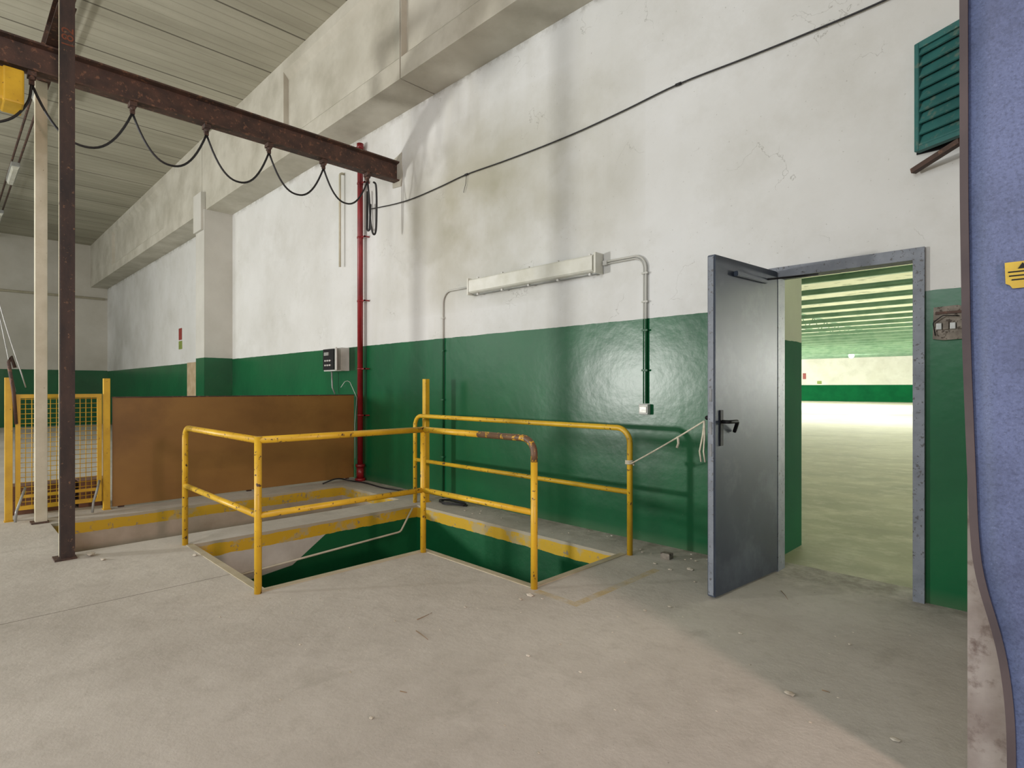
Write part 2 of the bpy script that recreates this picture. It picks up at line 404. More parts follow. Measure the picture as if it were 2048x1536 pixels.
G().tube([(XW+0.06, -8, 4.62), (XW+0.06, W-0.1, 4.62)], 0.04).done('wall_pipe', M['cream'], (XW+0.06, 0, 4.62), label='thin pale service pipe along the end wall', category='pipe')

# ------------------------------------------------------------------ hall beyond the door
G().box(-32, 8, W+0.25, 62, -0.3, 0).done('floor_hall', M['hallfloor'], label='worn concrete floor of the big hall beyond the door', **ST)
G().box(-32, 8, 62, 62.3, 0, 5.2).done('wall_hall_north', M['hallwall'], label='far hall wall painted white over green', **ST)
G().box(-32.3, -32, W+0.25, 62, 0, 5.2).done('wall_hall_west', M['hallwall'], label='side wall of the hall', **ST)
G().box(8, 8.3, W+0.25, 62, 0, 5.2).done('wall_hall_east', M['hallwall'], label='side wall of the hall', **ST)
G().box(-32, 8, W+0.25, 62.3, 5.2, 5.4).done('ceiling_hall', M['hallceil'], label='pale sheet roof of the hall', **ST)
G().box(-2.6, -1.70, W+0.25, 5.21, 0, 5.2).done('wall_hall_pier', M['hallpier'], label='short return wall painted green and white', **ST)
b0 = None
yy = 8.2
while yy < 61:
    if b0 is None:
        g = G(); g.box(-32, 8, -0.06, 0.06, 0, 0.02); g.box(-32, 8, -0.012, 0.012, 0.02, 0.14); g.box(-32, 8, -0.06, 0.06, 0.14, 0.16)
        b0 = g.done('roof_girder', M['gbeam'], (0, 0, 0)); ob = b0
    else:
        ob = b0.copy(); COL.objects.link(ob)
    ob.location = (0, yy, 4.16)
    ob['label'] = 'green painted steel roof girder spanning the hall'; ob['category'] = 'roof beam'; ob['group'] = 'green roof girders of the hall'
    yy += 2.1
t0 = None
for xx in (-26, -18, -10, -2):
    if t0 is None:
        g = G(); g.box(-0.05, 0.05, 5.4, 61.8, 0, 0.08); g.box(-0.05, 0.05, 5.4, 61.8, 0.66, 0.74)
        y = 5.5; up = True
        while y < 61:
            a = (0, y, 0.05 if up else 0.7); b = (0, y+1.0, 0.7 if up else 0.05); g.tube([a, b], 0.03, 6); y += 1.0; up = not up
        t0 = g.done('roof_truss', M['gbeam']); ob = t0
    else:
        ob = t0.copy(); COL.objects.link(ob)
    ob.location = (xx, 0, 4.34)
    ob['label'] = 'green lattice roof truss above the girders'; ob['category'] = 'roof truss'; ob['group'] = 'lattice roof trusses of the hall'
lx, ly = -13.9, 54.8
e = empty('hanging_lamp', (lx, ly, 4.6), 'small lit lamp hanging under the hall roof', 'lamp')
G().tube([(lx, ly, 5.2), (lx, ly, 4.25)], 0.02).done('lamp_stem', M['grey'], (lx, ly, 4.3), e)
g = G(); t = bmesh.new(); bmesh.ops.create_uvsphere(t, u_segments=16, v_segments=10, radius=0.2); g.merge(t, Matrix.Translation((lx, ly, 4.06)))
g.done('lamp_bulb', M['glow'], (lx, ly, 4.06), e)
G().box(-18.75, -18.35, 61.96, 62, 1.7, 2.0).done('wall_sign', M['signg'], (-18.5, 61.98, 1.8), label='small green sign on the far hall wall', category='sign')
G().box(-20.1, -19.8, 61.96, 62, 2.2, 2.8).done('wall_sign', M['signr'], (-19.95, 61.98, 2.2), label='small red sign on the far hall wall', category='sign')

# ------------------------------------------------------------------ door
D = empty('door_1', (-1.17, W, 0), 'dark grey steel fire door standing open in its frame', 'door', kind='structure')
g = G()
g.prism([(-1.644, 0), (-1.574, 0), (-1.574, 2.155), (-0.756, 2.155), (-0.756, 0), (-0.695, 0), (-0.695, 2.23), (-1.644, 2.23)], 'Y', W-0.03, W+0.10)
g.done('door_frame', M['frame'], (-1.17, W, 0), D, label='scuffed pale grey steel frame')
Hn = Vector((-1.602, W-0.04, 0)); Fr = Vector((-1.675, 3.475, 0)); dl = (Fr-Hn); L = dl.length; dl.normalize(); nx = Vector((-dl.y, dl.x, 0))
if nx.x < 0: nx = -nx
def leafp(s, off, z): return Hn+dl*s+nx*off+Vector((0, 0, z))
g = G(); g.obox(leafp(L/2, 0, 1.105), dl, L, 0.055, 2.185, 0.004); leaf = g.done('door_leaf', M['door'], Hn, D, label='dark blue-grey steel leaf')
g = G(); g.obox(leafp(L+0.003, 0, 1.105), dl, 0.005, 0.036, 2.16)
g.done('leaf_edge', M['frame'], Hn, leaf, label='scuffed pale edge strip')
g = G(); g.obox(leafp(L-0.07, 0.031, 1.09), dl, 0.038, 0.008, 0.23, 0.002); g.done('lock_plate', M['blackm'], leafp(L-0.075, 0.03, 1.09), leaf)
g = G(); g.tube(bend([leafp(L-0.075, 0.03, 1.13), leafp(L-0.075, 0.08, 1.13), leafp(L-0.185, 0.08, 1.13), leafp(L-0.215, 0.04, 1.06)], 0.018, 5), 0.012, 10)
g.done('lever_handle', M['blackm'], leafp(L-0.08, 0.03, 1.13), leaf)
g = G(); g.tube(bend([leafp(L-0.08, -0.028, 1.15), leafp(L-0.08, -0.085, 1.15), leafp(L-0.20, -0.085, 1.15)], 0.018, 5), 0.015, 10)
g.done('lever_handle', M['blackm'], leafp(L-0.08, -0.03, 1.13), leaf)
for z in (0.95, 1.09, 1.3):
    G().obox(leafp(L+0.007, 0, z), dl, 0.004, 0.018, 0.08).done('latch_plate', M['latch'], leafp(L+0.009, 0, z), leaf)
g = G(); g.obox(leafp(0.42, 0.045, 2.10), dl, 0.42, 0.03, 0.035, 0.004)
g.done('door_closer', M['door'], leafp(0.4, 0.045, 2.1), leaf, label='slim overhead door closer rail')
G().tube([leafp(0.22, 0.06, 2.11), leafp(-0.02, 0.30, 2.14)], 0.007, 8).done('closer_arm', M['blackm'], leafp(0.22, 0.06, 2.1), leaf)
for z in (0.25, 1.1, 1.95):
    G().tube([Hn+Vector((0.01, -0.01, z-0.06)), Hn+Vector((0.01, -0.01, z+0.06))], 0.012, 10).done('hinge', M['frame'], Hn+Vector((0, 0, z)), D)

# ------------------------------------------------------------------ hoist structure
e = empty('hoist_support_post', (-5.69, 0.71, 0), 'dark rusty steel post bolted to the floor edge', 'steel post')
a = 0.046; tf = 0.010
g = G(); x, y = -5.69, 0.70
g.box(x+a-tf, x+a, y-a, y+a, 0.012, 5.2); g.box(x-a, x-a+0.028, y-a, y+a, 0.012, 5.2); g.box(x-a+0.028, x+a-tf, y-0.006, y+0.006, 0.012, 5.2)
g.done('post_shaft', M['post'], (x, y, 0), e)
g = G(); g.box(x-0.075, x+0.085, y-0.085, y+0.056, 0, 0.012); g.done('base_plate', M['rust'], (x, y, 0), e)
tc = bpy.data.curves.new('chalk', 'FONT'); tc.body = '182'; tc.size = 0.11; tc.extrude = 0.0005
to = bpy.data.objects.new('chalk_tmp', tc); COL.objects.link(to); bpy.context.view_layer.update()
me = bpy.data.meshes.new_from_object(to); bpy.data.objects.remove(to); me.materials.clear(); me.materials.append(M['chalk'])
to = bpy.data.objects.new('chalk_number', me); COL.objects.link(to); to.parent = e
to.location = (a+0.001, 0.026, 4.02); to.rotation_euler = (math.pi/2, -math.pi/2, math.pi/2); to['label'] = 'orange chalk number 182'

x, y = -7.375, 0.70
e = empty('hoist_support_post', (x, y, 0), 'cream painted square steel post beside the opening', 'steel post')
g = G(); g.box(x-0.048, x+0.048, y-0.048, y+0.048, 0.012, 4.40, 0.004); g.done('post_shaft', M['cream'], (x, y, 0), e)
g = G(); g.box(x-0.08, x+0.08, y-0.08, y+0.058, 0, 0.012); g.done('base_plate', M['rust'], (x, y, 0), e)
g = G(); g.prism([(0.65, 4.40), (0.77, 4.40), (0.77, 4.412), (0.716, 4.412), (0.716, 4.548), (0.77, 4.548), (0.77, 4.56), (0.65, 4.56), (0.65, 4.548), (0.704, 4.548), (0.704, 4.412), (0.65, 4.412)], 'X', -7.5, -5.745)
g.done('cross_beam', M['rust'], (-6.6, 0.7, 4.4), label='short rusty steel cross beam joining the two posts', category='steel beam')

hx = -6.557
e = empty('hoist_beam', (hx, 2.0, 4.13), 'long rusty steel monorail beam fixed into the wall', 'steel beam')
g = G(); hw = 0.065; z0, z1 = 4.13, 4.39
g.prism([(hx-hw, z0), (hx+hw, z0), (hx+hw, z0+0.016), (hx+0.006, z0+0.03), (hx+0.006, z1-0.03), (hx+hw, z1-0.016), (hx+hw, z1), (hx-hw, z1), (hx-hw, z1-0.016), (hx-0.006, z1-0.03), (hx-0.006, z0+0.03), (hx-hw, z0+0.016)], 'Y', -4.0, W-0.012)
g.done('beam_section', M['rust'], (hx, 2, z0), e)
g = G(); g.prism([(hx-0.10, 4.07), (hx+0.10, 4.05), (hx+0.13, 4.2), (hx+0.10, 4.40), (hx+0.11, 4.50), (hx-0.05, 4.46), (hx-0.11, 4.44)], 'Y', W-0.012, W-0.003); g.done('end_plate', M['conc'], (hx, W-0.01, 4.1), e, label='patch of mortar round the beam end')

e = empty('festoon_cable', (hx, 2.0, 4.12), 'black power cable looping from small trolleys under the beam', 'cable')
tr = [0.56, 1.315, 1.981, 2.637, 3.298, 3.905]
for i, yv in enumerate(tr):
    g = G(); g.box(hx-0.05, hx+0.05, yv-0.03, yv+0.03, 4.085, 4.129); g.box(hx-0.012, hx+0.012, yv-0.02, yv+0.02, 4.02, 4.09, 0.002)
    g.tube([(hx-0.045, yv-0.0, 4.07), (hx+0.045, yv, 4.07)], 0.018, 12)
    g.done('cable_trolley', M['rust'], (hx, yv, 4.1), e)
sg = [0.44, 0.42, 0.42, 0.40, 0.36]
for i in range(len(tr)-1):
    G().tube(catenary((hx, tr[i], 4.03), (hx, tr[i+1], 4.03), sg[i], 22), 0.011, 8).done('cable_loop', M['black'], (hx, tr[i], 4.03), e)
G().tube(smooth([(hx, 0.56, 4.03), (hx, 0.53, 3.85), (hx, 0.40, 3.66), (hx, 0.15, 3.56), (hx, -0.15, 3.58), (hx, -0.35, 3.68), (hx, -0.42, 3.765)]), 0.011, 8).done('cable_loop', M['black'], (hx, 0.5, 4.0), e)
G().tube(smooth([(hx, 3.905, 4.03), (hx, 3.93, 3.8), (hx, 3.95, 3.5), (hx, 3.99, 3.36), (hx, 4.03, 3.42), (hx, 4.04, 3.75), (hx, 4.03, 4.0), (hx, 3.99, 4.04)]), 0.013, 8).done('cable_tail', M['black'], (hx, 3.95, 3.4), e)

e = empty('electric_hoist', (hx, 0.0, 3.75), 'yellow electric hoist motor hanging under the beam', 'hoist')
g = G(); g.box(hx-0.14, hx+0.14, -0.45, 0.44, 3.775, 4.06, 0.03); g.box(hx-0.15, hx+0.15, 0.36, 0.50, 3.77, 4.065, 0.015)
g.done('motor_housing', M['yellow2'], (hx, 0, 3.9), e)
g = G(); g.box(hx-0.06, hx+0.06, -0.2, 0.1, 4.05, 4.10); g.tube([(hx-0.06, -0.15, 4.10), (hx+0.06, -0.15, 4.10)], 0.028); g.tube([(hx-0.06, 0.05, 4.10), (hx+0.06, 0.05, 4.10)], 0.028)
g.done('trolley', M['rust'], (hx, 0, 4.05), e)

# ------------------------------------------------------------------ brown board and mesh gate
XG = -7.65
e = empty('hoarding_board', (XG, 2.84, 0), 'large stained brown board screening the floor opening', 'board')
G().box(XG-0.02, XG, 1.345, 4.33, 0.02, 1.235, 0.002).done('board_panel', M['brown'], (XG, 2.84, 0), e)
G().box(XG-0.022, XG+0.004, 1.34, 4.335, 1.235, 1.247).done('board_edging', M['rust'], (XG, 2.84, 1.24), e)
for yv in (1.43, 2.83, 4.23):
    G().box(XG-0.05, XG-0.02, yv-0.03, yv+0.03, 0, 1.2).done('board_stay', M['rust'], (XG, yv, 0), e)

def gatepost(x, y, lab):
    g = G(); g.box(x-0.03, x+0.03, y-0.03, y+0.03, 0.008, 1.45, 0.003); g.box(x-0.05, x+0.05, y-0.035, y+0.035, 0, 0.008)
    g.done('gate_post', M['yellow2'], (x, y, 0), label=lab, category='post', group='yellow gate posts')
gatepost(XG, 0.474, 'square yellow gate post beside the mesh gate')
gatepost(XG, 1.290, 'square yellow gate post next to the brown board')
gatepost(-5.49, 4.05, 'square yellow post by the wall behind the railing')
e = empty('mesh_gate', (XG, 0.88, 0.1), 'yellow framed wire mesh safety gate', 'gate')
g = G(); y0, y1, zb, zt = 0.525, 1.245, 0.10, 1.28
g.box(XG-0.018, XG+0.018, y0, y0+0.04, zb, zt); g.box(XG-0.018, XG+0.018, y1-0.04, y1, zb, zt); g.box(XG-0.018, XG+0.018, y0+0.04, y1-0.04, zt-0.04, zt); g.box(XG-0.018, XG+0.018, y0+0.04, y1-0.04, zb, zb+0.04)
g.box(XG-0.012, XG+0.012, y0+0.04, y1-0.04, 0.22, 0.25)
g.done('gate_frame', M['yellow2'], (XG, 0.88, zb), e)
g = G(); y = y0+0.08
while y < y1-0.05: g.tube([(XG, y, zb+0.03), (XG, y, zt-0.03)], 0.0035, 6); y += 0.05
z = zb+0.08
while z < zt-0.04: g.tube([(XG+0.004, y0+0.03, z), (XG+0.004, y1-0.03, z)], 0.0035, 6); z += 0.05
g.done('wire_mesh', M['yellow2'], (XG, 0.88, zb), e)
G().tube([(XG+0.03, 0.53, 0.98), (XG+0.05, 0.51, 1.3), (XG+0.06, 0.47, 1.60), (XG+0.05, 0.49, 1.66), (XG+0.04, 0.52, 1.55)], 0.016, 8).done('gate_latch', M['rust'], (XG, 0.5, 1.0), e, label='rusty latch bar')
for i in range(2):
    yv = (0.60, 1.22)[i]
    G().tube(bend([(XG+0.03, yv, 0.33), (XG+0.12, yv-0.03, 0.26), (XG+0.20, yv-0.08, 0.12), (XG+0.22, yv-0.09, 0.02)], 0.03, 4), 0.012, 8).done('drop_bolt', M['grey'], (XG, yv, 0.2), e)

for zi in range(2):
    for yi in range(3):
        yv = 0.62+yi*0.3
        g = G(); g.box(-0.14, 0.14, -0.135, 0.135, 0, 0.15, 0.004)
        for q in (-0.07, 0, 0.07):
            g.box(0.137, 0.143, q-0.025, q+0.025, 0.03, 0.065); g.box(0.137, 0.143, q-0.025, q+0.025, 0.085, 0.12)
        ob = g.done('terracotta_block', M['brick'], (0, 0, 0)); ob.location = (-8.1+random.uniform(-.02, .02), yv, 0.0+zi*0.151)
        ob['label'] = 'hollow terracotta block stacked behind the mesh gate'; ob['category'] = 'brick'; ob['group'] = 'terracotta blocks behind the gate'

# ------------------------------------------------------------------ railings
RR = 0.0235
Q1 = Vector((-5.44, 1.475, 0)); Q2 = Vector((-3.82, 1.465, 0)); Q3 = Vector((-3.82, 2.79, 0)); Q4 = Vector((-2.60, 2.81, 0))
up = lambda p, z: Vector((p.x, p.y, z))
e = empty('guard_railing', (-3.82, 2.1, 0), 'chipped yellow tubular guard railing around the floor opening', 'railing')
g = G(); g.tube(bend([Q1, up(Q1, 1.005), up(Q2, 1.005)], 0.10, 8), RR, 14); g.done('top_rail', M['yellow'], Q1, e)
g = G(); g.tube([up(Q2, 1.005), up(Q3, 1.005)], RR, 14); g.done('top_rail', M['yellow'], up(Q2, 1.0), e)
g = G(); mid = up(Q3.lerp(Q4, 0.55), 1.005); g.tube([up(Q3, 1.005), mid], RR, 14); g.done('top_rail', M['yellow'], up(Q3, 1.0), e)
g = G(); g.tube(bend([mid, up(Q4, 1.005), up(Q4, 0.85)], 0.10, 8), RR, 14); g.done('top_rail', M['worn'], mid, e, label='bend worn down to bare brown steel')
for q, zt in ((Q2, 1.028), (Q3, 1.028), (Q4, 0.85)):
    g = G(); g.tube([q, up(q, zt)], RR, 14); g.done('railing_post', M['yellow'], q, e)
for a_, b_ in ((Q1, Q2), (Q2, Q3), (Q3, Q4)):
    g = G(); g.tube([up(a_, 0.51), up(b_, 0.51)], RR*0.9, 14); g.done('mid_rail', M['yellow'], up(a_, 0.5), e)
R1 = Vector((-5.54, 3.93, 0)); R2 = Vector((-2.58, 3.925, 0))
e = empty('guard_railing', (-4.06, 3.93, 0), 'yellow tubular railing along the walkway by the green wall', 'railing')
g = G(); g.tube(bend([R1, up(R1, 1.02), up(R2, 1.02), R2], 0.12, 8), RR, 14); g.done('top_rail', M['yellow'], R1, e)
g = G(); g.tube([up(R1, 0.505), up(R2, 0.505)], RR*0.9, 14); g.done('mid_rail', M['yellow'], up(R1, 0.5), e)

e = empty('tie_rope', (-2.55, 3.90, 0.75), 'white cotton rope tied between railing and door handle', 'rope')
pa = Vector((-2.545, 3.90, 0.745)); pb = leafp(L-0.06, -0.085, 1.13)
G().tube(catenary(pa, pb, 0.006, 10), 0.006, 8).done('rope_line', M['rope'], pa, e)
g = G(); g.tube([(-2.58+0.034*math.cos(t*math.pi/6), 3.925+0.034*math.sin(t*math.pi/6), 0.73+t*0.0009) for t in range(37)], 0.006, 6)
g.done('rope_knot', M['rope'], pa, e)
p = pa.lerp(pb, 0.68)
G().tube([p, p+Vector((0.004, 0, -0.05)), p+Vector((-0.008, 0, -0.08))], 0.009, 8).done('rope_knot', M['rope'], p, e)
for dx in (-0.008, 0.006):
    G().tube([pb, pb+Vector((dx-0.004, 0, -0.1)), pb+Vector((dx*2-0.012, -0.01, -0.20)), pb+Vector((dx*2-0.006, 0, -0.27))], 0.006, 6).done('rope_tail', M['rope'], pb, e)

# ------------------------------------------------------------------ wall fittings
e = empty('fire_water_pipe', (-7.396, 4.27, 0), 'glossy red vertical pipe clamped to the wall', 'pipe')
rx, ry = -7.396, 4.285
g = G(); g.tube(bend([(rx, ry, 0.0), (rx, ry, 4.82), (rx-0.25, ry, 4.82)], 0.08, 6), 0.040, 18)
g.done('pipe_run', M['red'], (rx, ry, 0), e)
g = G(); g.tube([(rx, ry, 4.80), (rx, ry-0.0, 4.88)], 0.048, 18); g.done('pipe_cap', M['red'], (rx, ry, 4.8), e)
g = G(); g.tube([(rx, ry, 0.0), (rx, ry, 0.04)], 0.072, 18); g.tube([(rx, ry, 0.04), (rx, ry, 0.20)], 0.052, 18); g.tube([(rx, ry, 0.20), (rx, ry, 0.24)], 0.066, 18)
g.done('pipe_flange', M['red'], (rx, ry, 0.1), e)
for z in (0.95, 1.62, 2.6, 3.52, 4.3):
    g = G(); g.tube([(rx, ry, z-0.012), (rx, ry, z+0.012)], 0.046, 16); g.box(rx+0.035, rx+0.13, ry-0.008, ry+0.008, z-0.009, z+0.009); g.box(rx+0.115, rx+0.13, ry-0.008, W-0.003, z-0.009, z+0.009)
    g.done('pipe_clamp', M['red'], (rx, ry, z), e)
G().tube(bend([(-8.0, W-0.003, 4.62), (-8.0, 4.29, 4.62), (-8.0, 4.29, 3.19)], 0.04, 5), 0.018, 10).done('wall_pipe', M['cream'], (-8, 4.3, 3.9), label='thin cream pipe stub hanging on the upper wall', category='pipe')

e = empty('electrical_box', (-8.1, 4.2, 1.62), 'open grey electrical switch box on the green wall', 'electrical box')
g = G(); g.box(-8.38, -7.84, 4.22, W-0.002, 1.60, 1.95, 0.006); g.done('box_body', M['white'], (-8.1, 4.3, 1.6), e)
g = G(); g.box(-8.36, -8.02, 4.195, 4.222, 1.62, 1.94, 0.003)
g.done('switch_panel', M['blackm'], (-8.2, 4.2, 1.65), e)
G().box(-8.30, -8.16, 4.18, 4.198, 1.84, 1.89).done('panel_display', M['grey'], (-8.2, 4.19, 1.8), e)
for zz in (1.76, 1.69):
    for xx in (-8.25, -8.18, -8.11): G().tube([(xx, 4.196, zz), (xx, 4.17, zz)], 0.013, 10).done('switch_knob', M['white'], (xx, 4.17, zz), e)
g = G(); g.obox((-7.86, 4.15, 1.775), (0.75, -0.35, 0), 0.27, 0.02, 0.34, 0.004); g.done('box_door', M['white'], (-7.8, 4.15, 1.6), e)
G().tube([(-8.2, 4.26, 1.60), (-8.2, 4.27, 1.35), (-8.17, 4.30, 1.25)], 0.012, 8).done('box_cable', M['grey'], (-8.2, 4.26, 1.4), e)

e = empty('fluorescent_light', (-4.05, W, 2.42), 'long dusty waterproof fluorescent light on the wall', 'wall lamp')
g = G(); g.box(-4.95, -3.17, 4.30, W-0.001, 2.41, 2.59, 0.008); g.done('lamp_housing', M['grey'], (-4.05, 4.33, 2.5), e)
g = G(); g.prism([(4.302, 2.418), (4.245, 2.424), (4.232, 2.438), (4.232, 2.562), (4.245, 2.576), (4.302, 2.582)], 'X', -4.93, -3.19); g.done('lamp_diffuser', M['lens'], (-4.05, 4.25, 2.5), e)
for i in range(5):
    xx = -4.85+i*0.395
    for za, zb_ in ((2.398, 2.425), (2.575, 2.602)):
        G().box(xx, xx+0.022, 4.282, 4.305, za, zb_, 0.003).done('lamp_clip', M['white'], (xx, 4.3, za), e)
for xx in (-4.955, -3.165):
    g = G(); g.box(xx-0.012, xx+0.012, 4.235, W-0.01, 2.405, 2.595, 0.004); g.done('end_cap', M['lens'], (xx, 4.3, 2.5), e)

cy = W-0.018
e = empty('electrical_conduit', (-5.545, cy, 0), 'grey conduit dropping from the lamp, painted green lower down', 'conduit')
G().tube(bend([(-4.97, cy, 2.52), (-5.545, cy, 2.52), (-5.545, cy, 0.0)], 0.14, 8), 0.011, 10).done('conduit_pipe', M['conduit'], (-5.545, cy, 1.2), e)
for z in (0.5, 1.2, 1.8, 2.2):
    G().box(-5.57, -5.52, cy-0.014, W-0.003, z-0.008, z+0.008).done('conduit_clip', M['conduit'], (-5.545, cy, z), e)
e = empty('electrical_conduit', (-2.69, cy, 1.2), 'double conduit from lamp to socket, green below, grey above', 'conduit')
g = G(); g.tube(bend([(-3.15, cy, 2.515), (-2.69, cy, 2.515), (-2.69, cy, 1.21)], 0.12, 8), 0.010, 10)
g.done('conduit_pipe', M['conduit'], (-2.69, cy, 1.2), e)
g = G(); g.tube(bend([(-3.15, cy, 2.493), (-2.715, cy, 2.493), (-2.715, cy, 1.21)], 0.10, 8), 0.006, 8)
g.done('conduit_pipe', M['conduit'], (-2.72, cy, 1.2), e)
for z in (1.5, 1.85, 2.1, 2.35):
    G().box(-2.73, -2.67, cy-0.014, W-0.003, z-0.008, z+0.008).done('conduit_clip', M['conduit'], (-2.69, cy, z), e)
G().box(-3.145, -3.10, cy-0.014, W-0.003, 2.482, 2.525, 0.005).done('junction_cap', M['white'], (-3.1, cy, 2.5), e)
e = empty('wall_socket', (-2.70, W, 1.16), 'small white socket box on the green wall', 'socket')
G().box(-2.745, -2.655, W-0.05, W-0.002, 1.115, 1.205, 0.008).done('socket_body', M['white'], (-2.7, W, 1.16), e)
G().box(-2.735, -2.665, W-0.056, W-0.049, 1.13, 1.185, 0.003).done('socket_cover', M['lens'], (-2.7, W-0.05, 1.16), e)

pts = [(-7.19, 3.905), (-6.6, 3.84), (-6.15, 3.815), (-5.6, 3.825), (-5.10, 3.845), (-4.5, 3.825), (-3.9, 3.815), (-3.4, 3.82), (-2.9, 3.845), (-2.38, 3.88), (-1.8, 3.868), (-1.3, 3.865), (-0.884, 3.875), (-0.5, 3.92)]
e = empty('wall_cable', (-3, W-0.02, 3.87), 'thin black cable strung across the white wall', 'cable')
G().tube(smooth([(a, W-0.02, b) for a, b in pts], 5), 0.007, 8).done('cable_run', M['black'], (-3, W-0.02, 3.87), e)
for a_, b_ in ((-5.10, 3.845), (-2.38, 3.88)):
    G().tube([(a_-0.025, W-0.02, b_), (a_+0.025, W-0.02, b_)], 0.012, 8).done('cable_tie', M['black'], (a_, W-0.02, b_), e)
G().tube([(-5.10, W-0.02, 3.84), (-5.11, W-0.02, 3.745), (-5.15, W-0.02, 3.645)], 0.003, 6).done('tie_end', M['black'], (-5.1, W-0.02, 3.8), e)
G().tube(bend([(-7.22, 4.30, 4.15), (-7.20, 4.28, 3.6), (-7.13, 4.28, 3.55), (-7.14, 4.30, 3.95)], 0.03, 5), 0.016, 8).done('hanging_cable', M['black'], (-7.2, 4.3, 3.9), label='short black cable loop hanging beside the red pipe', category='cable')

sv = Vector((math.cos(math.radians(-26)), math.sin(math.radians(-26)), 0)); so = Vector((-0.736, W-0.03, 0))
e = empty('louvre_shutter', (-0.736, W-0.03, 2.83), 'teal painted louvred shutter ajar high on the wall', 'shutter')
g = G(); wd = 0.285; zb, zt = 2.825, 3.50
g.obox(so+sv*0.015+Vector((0, 0, (zb+zt)/2)), sv, 0.03, 0.045, zt-zb, 0.003); g.obox(so+sv*(wd-0.010)+Vector((0, 0, (zb+zt)/2)), sv, 0.02, 0.045, zt-zb, 0.003)
g.obox(so+sv*wd/2+Vector((0, 0, zb+0.02)), sv, wd-0.03, 0.04, 0.04); g.obox(so+sv*wd/2+Vector((0, 0, zt-0.02)), sv, wd-0.03, 0.04, 0.04)
g.done('shutter_frame', M['shut'], so, e)
g = G(); nsl = 9
for i in range(nsl):
    z = zb+0.065+i*(zt-zb-0.11)/(nsl-1)
    t = bmesh.new(); bmesh.ops.create_cube(t, size=1)
    for v in t.verts: v.co = Vector((v.co.x*(wd-0.04), v.co.y*0.010, v.co.z*0.085))
    m = Matrix.Translation(so+sv*wd/2+Vector((0, 0, z))) @ Matrix.Rotation(math.radians(-26), 4, 'Z') @ Matrix.Rotation(math.radians(-24), 4, 'X')
    g.merge(t, m)
g.done('shutter_slats', M['shut'], so, e)
G().obox((-0.625, 4.25, 2.745), (0.27, -0.15, 0.075), 0.30, 0.04, 0.03).done('bracket', M['rust'], (-0.6, 4.2, 2.75), e, label='rusty angle iron stay')
G().box(-0.74, -0.49, W-0.006, W-0.001, 2.82, 3.51).done('window_1', M['blackm'], (-0.4, W, 2.8), label='dark window opening behind the shutter', **ST)

e = empty('terminal_box', (-0.57, W, 1.64), 'broken weathered electrical terminal plate with exposed breakers', 'electrical box')
g = G(); g.prism([(-0.655, 1.65), (-0.60, 1.64), (-0.49, 1.645), (-0.488, 1.83), (-0.53, 1.85), (-0.65, 1.845)], 'Y', W-0.02, W); g.done('box_base', M['meter'], (-0.57, W, 1.64), e)
for i in range(4):
    xx = -0.635+i*0.034
    G().box(xx, xx+0.028, W-0.038, W-0.02, 1.705, 1.745+0.01*(i % 2), 0.003).done('breaker', M['meter' if i % 2 else 'grey'], (xx, W-0.03, 1.7), e)
G().box(-0.64, -0.51, W-0.032, W-0.02, 1.80, 1.815).done('terminal_strip', M['rust'], (-0.57, W, 1.8), e)
G().tube(bend([(-0.64, W-0.03, 1.67), (-0.65, W-0.04, 1.75), (-0.6, W-0.045, 1.79), (-0.52, W-0.04, 1.78)], 0.02, 4), 0.003, 6).done('loose_wire', M['blackm'], (-0.6, W-0.05, 1.7), e)

def plate(nm, x0, x1, z0, z1, m, lab, cat='sign'):
    return G().box(x0, x1, W-0.009, W-0.001, z0, z1).done(nm, M[m], ((x0+x1)/2, W, z0), label=lab, category=cat)
plate('wall_sign', -16.62, -16.36, 2.58, 2.88, 'signr', 'small red fire equipment sign on the wall')
plate('wall_sign', -16.62, -16.34, 2.34, 2.55, 'signg', 'small green and yellow notice under the red sign')
plate('notice_board', -15.9, -15.15, 1.0, 1.97, 'paper', 'beige paper notice pinned on the green wall', 'notice')

e = empty('ceiling_conduit', (-18, 1.16, 6.4), 'pair of thin conduits running under the ceiling', 'conduit')
for yv in (1.10, 1.22): G().tube([(XW, yv, 6.4), (-9, yv, 6.4)], 0.02, 8).done('conduit_pipe', M['rust'], (-18, yv, 6.4), e)
for xx in (-12.0, -17.5, -22.3):
    e = empty('ceiling_light', (xx, 1.16, 6.36), 'unlit fluorescent batten light hanging below the ceiling', 'ceiling lamp', group='ceiling battens')
    G().box(xx-0.7, xx+0.7, 1.08, 1.24, 6.28, 6.375, 0.01).done('lamp_housing', M['grey'], (xx, 1.16, 6.3), e)
    G().prism([(1.09, 6.285), (1.23, 6.285), (1.20, 6.21), (1.12, 6.21)], 'X', xx-0.68, xx+0.68).done('lamp_diffuser', M['lens'], (xx, 1.16, 6.25), e)

G().tube(smooth([(-7.9, 0.25, 3.2), (-7.85, 0.42, 2.2), (-7.8, 0.62, 1.35)]), 0.006, 6).done('pull_cord', M['grey'], (-7.85, 0.4, 2.2), label='thin grey cord hanging slack by the mesh gate', category='cord')
G().tube(smooth([(-9.2, 0.05, 4.5), (-9.1, 0.35, 3.0), (-9.0, 0.62, 1.3)]), 0.006, 6).done('pull_cord', M['grey'], (-9.1, 0.3, 3.0), label='long thin cord sloping down behind the gate', category='cord')

